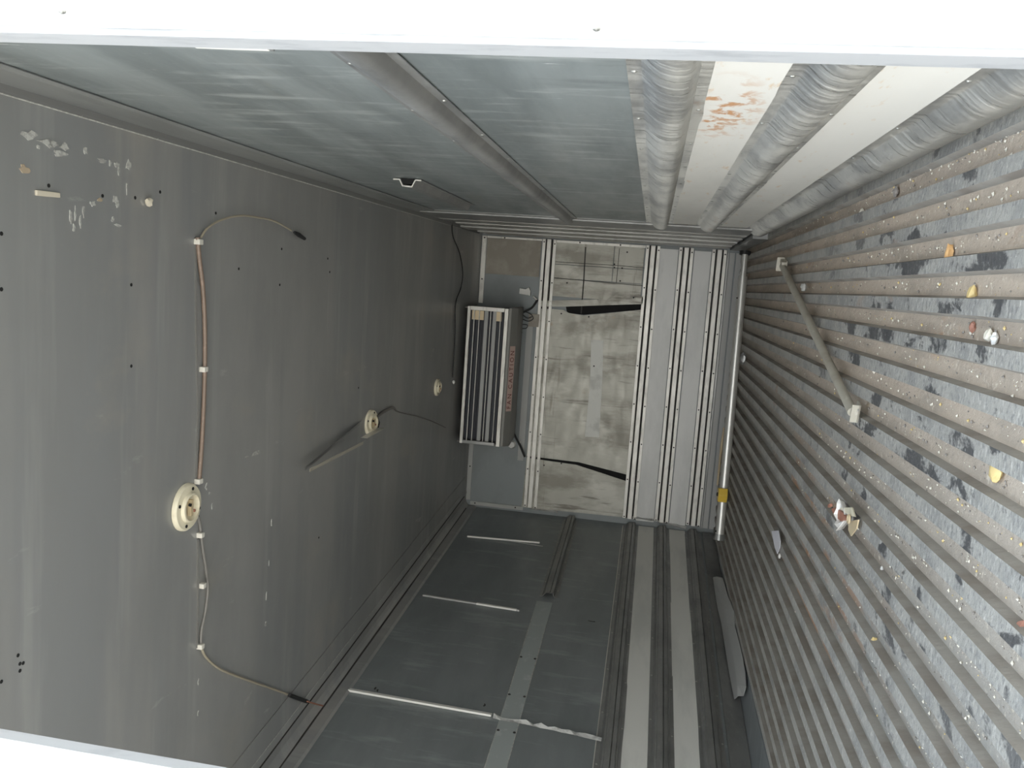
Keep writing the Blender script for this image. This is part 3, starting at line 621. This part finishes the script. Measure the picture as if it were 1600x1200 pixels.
# ------------------------------------------------------------------ pale strips stuck on the left wall
sliver('left', (525, 1076), (768, 1119), .0115, PM['stick'], 'white_strip', 'longest white strip stuck upright on the left wall, nearest the doors', 'strip', .01)
t = sliver('left', (661, 931), (812, 955), .011, PM['stick'], 'white_strip', 'half grey, half white strip on the left wall, middle one of three', 'strip', .01, [(0, .56, PM['stick_grey'], 'grey_length'), (.56, .97, PM['stick'], 'white_length'), (.97, 1, PM['galv_dark'], 'end_cap')])
sliver('left', (730, 839), (843, 849), .0095, PM['stick'], 'white_strip', 'white strip on the left wall farthest from the doors', 'strip', .01)
sliver('left', (800, 846), (848, 854), .008, PM['stick_grey'], 'grey_strip', 'thin grey strip peeling away under the farthest white strip', 'strip', .004)
sliver('right', (304, 66), (428, 71), .006, PM['stick'], 'white_strip', 'short white strip on the right wall close to the door frame', 'strip', .008, [(0, .94, PM['stick'], 'strip'), (.95, 1, PM['galv_dark'], 'end_cap')])
for i, (px, py) in enumerate(((586, 1076), (590, 1079), (757, 1102))): blot('left', px, py, .012, PM['screw'], 'screw_hole', i, (1, .6), bpy.data.objects['wall_left'])
for i, (px, py, r, e) in enumerate(((985, 972, .012, (3.5, .5)), (925, 971, .01, (.4, 3)), (1155, 1165, .01, (1, 1)))): blot('left', px, py, r, PM['screw'], 'scratch', i, e, bpy.data.objects['wall_left'])

# ------------------------------------------------------------------ torn kick sheet by the left wall
t = thing('torn_sheet', at('left', 1140, 1000, .06), 'long torn grey metal sheet curling off the left wall foot onto the floor', 'metal sheet')
LPt = [(1114, 902), (1117, 925), (1121, 950), (1127, 975), (1131, 1000), (1135, 1025), (1139, 1050), (1143, 1072), (1147, 1092)]
RPt = [(1129, 903), (1136, 928), (1147, 955), (1148, 977), (1154, 1000), (1160, 1025), (1164, 1052), (1165, 1072), (1161, 1087)]
A_ = [at('left', x, y, .03) for x, y in LPt]; B_ = []
for (x_, y_), a_ in zip(RPt, A_):
    p_ = at('left', x_, y_, .055)
    if p_.z < .014: p_ = at('floor', x_, y_, .014)
    B_.append(p_)
M_ = [(a_ + b_) / 2 + V((.006, 0, .006)) for a_, b_ in zip(A_, B_)]
vs = []
for a_, m_, b_ in zip(A_, M_, B_): vs += [a_, m_, b_, a_ + V((-.002, 0, -.003)), m_ + V((-.002, 0, -.003)), b_ + V((-.002, 0, -.003))]
fs = []
for i in range(len(A_) - 1):
    o = i * 6; fs += [(o, o + 1, o + 7, o + 6), (o + 1, o + 2, o + 8, o + 7), (o + 3, o + 9, o + 10, o + 4), (o + 4, o + 10, o + 11, o + 5), (o, o + 6, o + 9, o + 3), (o + 2, o + 5, o + 11, o + 8)]
fs += [(0, 3, 4, 1), (1, 4, 5, 2), (len(vs) - 6, len(vs) - 5, len(vs) - 2, len(vs) - 3), (len(vs) - 5, len(vs) - 4, len(vs) - 1, len(vs) - 2)]
MB().add(vs, fs).build('sheet', PM['stick_grey'], t)
MB().slab([at('left', x, y, .062) for x, y in [(1148, 978), (1153, 990), (1157, 1018), (1162, 1050), (1152, 1044), (1149, 1010)]], (1, SL, 0), .006).build('folded_edge', PM['bar'], t)

# ------------------------------------------------------------------ loose things on the floor
ZR = hr
t = thing('load_bar', at('floor', 1140, 650, .03), 'long bright steel load bar lying across the floor by the back wall, yellow clamp', 'load bar')
e0, e1 = at('floor', 1164, 398, .04), at('floor', 1123, 850, .04)
L = lambda k: e0.lerp(e1, k)
MB().tube([L(.075), L(.5), L(.965)], .0265, 20).build('outer_tube', PM['pipe'], t, smooth=True)
MB().tube([L(.0), L(.08)], .019, 16).build('inner_tube', PM['pipe'], t, smooth=True)
MB().tube([L(-.012), L(.0)], .034, 16).build('foot_pad', PM['black'], t)
MB().tube([L(.965), L(.985)], [.03, .036], 16).build('end_cap', PM['galv_dark'], t)
cc = at('floor', 1123, 772, .04); dd = (e1 - e0).normalized()
cmx = Matrix.Translation(L(.828)) @ dd.to_track_quat('X', 'Z').to_matrix().to_4x4()
MB().add([cmx @ V(v) for v in [(-.035, -.034, -.02), (.02, -.034, -.02), (.042, -.01, -.02), (.042, .05, -.02), (.0, .066, -.02), (-.042, .05, -.02), (-.035, -.034, .034), (.02, -.034, .034), (.042, -.01, .034), (.042, .05, .034), (.0, .066, .034), (-.042, .05, .034)]],
    [(5, 4, 3, 2, 1, 0), (6, 7, 8, 9, 10, 11)] + [(i, (i + 1) % 6, 6 + (i + 1) % 6, 6 + i) for i in range(6)]).build('clamp', PM['yellow'], t, bevel=.003)
MB().lathe([(.012, 0), (.012, .006), (.006, .008)], cmx @ V((0, .02, .034)), cmx.to_3x3() @ V((0, 0, 1)), 8).build('bolt', PM['screw'], t)
for k in (.15, .955): MB().lathe([(.005, 0), (.005, .003)], L(k) + V((0, -.012, .0235)), V((0, -.45, 1)), 8).build('pin_hole', PM['hole'], t)
MB().slab([L(.86) + V((0, .03, 0)), L(.92) + V((0, .03, 0)), L(.92) + V((0, .055, 0)), L(.86) + V((0, .05, 0))], (0, 0, 1), .012).build('handle', PM['white_plastic'], t)
sl = [at('floor', 1131, 668, .03), at('floor', 1127, 700, .035), at('floor', 1124, 730, .03), at('floor', 1121, 758, .03)]
tag(MB().tube(sl, [.005, .009, .008, .006], 6, 4).build('yellowed_strip', PM['tan']), 'thin yellowed strip lying behind the bright load bar', 'strip')

t = thing('steel_bar', at('floor', 1280, 530, .02), 'dusty grey bar with bracketed ends lying askew over the floor ridges', 'bar')
b0, b1 = at('floor', 1223, 416, .03), at('floor', 1332, 644, .03)
MB().tube([b0, b0.lerp(b1, .5), b1], [.0140, .0135, .0125], 14).build('tube', PM['bar'], t, smooth=True)
dd = (b1 - b0).normalized(); q = dd.to_track_quat('X', 'Z').to_matrix().to_4x4()
MB().box((-.035, -.03, -.014), (.03, .03, -.010), m=Matrix.Translation(b0) @ q).box((-.037, -.03, -.014), (-.033, .03, .022), m=Matrix.Translation(b0) @ q).box((-.03, .012, -.01), (.03, .024, .01), m=Matrix.Translation(b0) @ q).build('end_bracket', PM['bar'], t)
eb = MB().box((-.010, -.020, -.013), (.020, .028, -.009), m=Matrix.Translation(b1) @ q).box((.017, -.020, -.013), (.020, .028, .008), m=Matrix.Translation(b1) @ q).build('end_bracket', PM['bar'], t)
MB().lathe([(.004, 0), (.004, .004)], Matrix.Translation(b1) @ q @ V((.018, .015, -.009)), (0, 0, 1), 8).build('bolt', PM['rivet'], t)

# crushed fitting
c = at('floor', 1322, 805, .02); t = thing('crushed_fitting', c, 'crushed round fitting of cream metal and red pad lying on the ridges', 'fitting')
rnd = random.Random(11)
bowl = MB(); ring = []
for k in range(14):
    a = 2 * math.pi * k / 14; ring.append((math.cos(a), math.sin(a), rnd.uniform(.82, 1.1), rnd.uniform(0, .014)))
vs = [c + V((0, 0, -.004))]
for sc_, zz in ((.5, -.004), (.9, .004), (1.0, .012)): vs += [c + V((x_ * .040 * sc_ * r_, y_ * .036 * sc_ * r_, zz + h_ * sc_)) for x_, y_, r_, h_ in ring]
vs += [v + V((0, 0, -.003)) for v in vs]
n_ = 1 + 42; fs = []
for o in (0, n_):
    fs += [(o, o + 1 + k, o + 1 + (k + 1) % 14) for k in range(14)]
    for l_ in range(2): fs += [(o + 1 + 14 * l_ + k, o + 15 + 14 * l_ + k, o + 15 + 14 * l_ + (k + 1) % 14, o + 1 + 14 * l_ + (k + 1) % 14) for k in range(14)]
fs += [(29 + k, 29 + (k + 1) % 14, n_ + 29 + (k + 1) % 14, n_ + 29 + k) for k in range(14)]
MB().add(vs, fs).build('shell', PM['foil'], t)
MB().slab([at('floor', x_, y_, .026) for x_, y_ in ((1303, 795), (1310, 793), (1322, 802), (1328, 812), (1318, 815), (1308, 807))], (0, 0, 1), .008).build('pad', PM['rust'], t, bevel=.002)
MB().slab([at('floor', x_, y_, .028) for x_, y_ in ((1313, 794), (1333, 793), (1338, 808), (1328, 806))], (.1, 0, 1), .003).build('flap', PM['cream'], t)
rc = at('floor', 1326, 811, .036)
MB().tube([rc + V((math.cos(a) * .010, math.sin(a) * .010, 0)) for a in [2 * math.pi * k / 16 for k in range(17)]], .0028, 6, caps=False).build('ring', PM['tan'], t)
MB().slab([at('floor', x_, y_, .022) for x_, y_ in ((1328, 815), (1343, 812), (1340, 826), (1331, 838), (1327, 828))], (0, 0, 1), .003).build('bent_tab', PM['tan'], t)
MB().box((-.004, -.012, -.004), (.004, .012, .004), m=Matrix.Translation(at('floor', 1297, 790, .022)) @ Matrix.Rotation(.4, 4, 'Z')).build('lever', PM['rust'], t, bevel=.001)

def flat(name, px, m, label, cat, off=.015, t=.0015):
    return tag(MB().slab([at('floor', x_, y_, off) for x_, y_ in px], (0, 0, 1), t).build(name, m), label, cat)
flat('paper_scrap', [(1206, 830), (1217, 829), (1220, 845), (1219, 856), (1215, 866), (1211, 856)], PM['paper'], 'torn pale scrap of paper lying on the floor ridges', 'paper', .014)
tag(MB().rock(at('floor', 1218, 869, .018), .008, 2, (1.4, .8, .6)).build('metal_scrap', PM['foil']), 'tiny bright metal scrap beside the torn paper', 'scrap')
tag(MB().rock(at('floor', 1256, 449, .02), .022, 6, (.7, 1.2, .5)).build('foil_scrap', PM['foil']), 'crumpled silvery scrap right beside the dusty grey bar', 'scrap')
kern = [(1483, 397, .014, 'nut_orange', (1.3, .6, .6), 'bright orange kernel on the floor, nearest the right wall'),
        (1519, 459, .011, 'nut_yellow', (1.2, .9, .7), 'yellowish kernel on the floor right of the orange one, one groove over'),
        (1557, 735, .016, 'nut_yellow', (1.3, 1.2, .5), 'largest curved yellow kernel, at the right edge of the floor'),
        (1508, 923, .013, 'nut_yellow', (1.5, .7, .6), 'long yellow kernel in the lower right of the floor'),
        (1366, 1003, .010, 'nut_yellow', (1, 1, .8), 'small round yellow kernel lowest down on the floor'),
        (1369, 955, .009, 'stone', (1, .9, .7), 'small pale round kernel just above the lowest yellow one'),
        (1516, 998, .012, 'stone', (1, 1, .7), 'cream pebble below the long yellow kernel')]
for i, (x_, y_, r_, m_, sq, lb_) in enumerate(kern):
    tag(MB().rock(at('floor', x_, y_, -hr + r_ * sq[2]), r_, 20 + i, sq).build('kernel', PM[m_], smooth=True), lb_, 'kernel')
chips = [(1400, 300, .012, 'stone_dark', 'grey pebble on the floor below the lowest rub rail of the right wall'),
         (1476, 300, .010, 'stone', 'bright cream chip on the floor right of the grey pebble'),
         (1346, 333, .012, 'stone', 'pale flaky chip on the floor left of the grey pebble'),
         (1545, 524, .011, 'stone', 'left one of two cream chips close together near the right edge'),
         (1554, 529, .010, 'white_plastic', 'whiter right one of two chips close together near the right edge'),
         (1366, 579, .008, 'stone', 'small cream chip right of the dusty grey bar middle'),
         (1524, 344, .010, 'stone_dark', 'rough brown lump in the second groove near the right wall'),
         (1596, 983, .012, 'red_chip', 'dark reddish lump at the far right edge of the floor'),
         (1519, 511, .009, 'red_chip', 'flat brownish chip in a groove left of the two cream chips'),
         (1378, 889, .006, 'white_plastic', 'tiny white speck of plastic below the crushed fitting'),
         (1479, 1107, .009, 'stone', 'cream chip near the bottom right corner of the floor'),
         (1297, 1050, .005, 'stone', 'tiny pale chip on the floor left of the lowest yellow kernel'),
         (1352, 382, .007, 'stone', 'pale chip in a groove below the pale flaky chip')]
for i, (x_, y_, r_, m_, lb_) in enumerate(chips):
    tag(MB().rock(at('floor', x_, y_, -hr + r_ * .6), r_, 40 + i, (1, .9, .6)).build('chip', PM[m_]), lb_, 'chip')
# bracket lump at the foot of the back wall
tag(MB().rock(at('floor', 1161, 560, .02), .03, 77, (1.2, .6, .6)).build('debris_lump', PM['galv_dark']), 'dark lump of debris against the bright load bar', 'debris')

# crumbs in the grooves: nobody could count them
rnd = random.Random(5); cr = MB()
for i in range(2600):
    k = rnd.randrange(0, 22); xg = k0 - k * P - P / 2 + rnd.gauss(0, .008)
    if i % 9 == 0: xg = k0 + rnd.uniform(-.03, .0)
    y_ = Y0 + abs(rnd.gauss(0, 1)) * (1.1 if k < 13 else .6) + .02
    if y_ > 5: continue
    r_ = rnd.choice((.0011, .0014, .0018, .0024, .0032, .0044)); c = V((xg, y_, -hr + r_ * .5))
    a = rnd.uniform(0, 6); u = V((math.cos(a), math.sin(a), 0)) * r_; v = V((-math.sin(a), math.cos(a), 0)) * r_ * rnd.uniform(.5, 1)
    cr.add([c - u, c + u * .9, c + v, c - v, c + V((0, 0, r_ * .7)), c - V((0, 0, r_ * .5))], [(0, 3, 4), (3, 1, 4), (1, 2, 4), (2, 0, 4), (3, 0, 5), (1, 3, 5), (2, 1, 5), (0, 2, 5)], rnd.choice((0, 0, 0, 0, 1, 2, 2)))
tag(cr.build('crumbs', [PM['stone'], PM['nut_yellow'], PM['stone_dark']]), 'crumbs and grit scattered along the floor grooves near the doors', 'crumbs', kind='stuff')
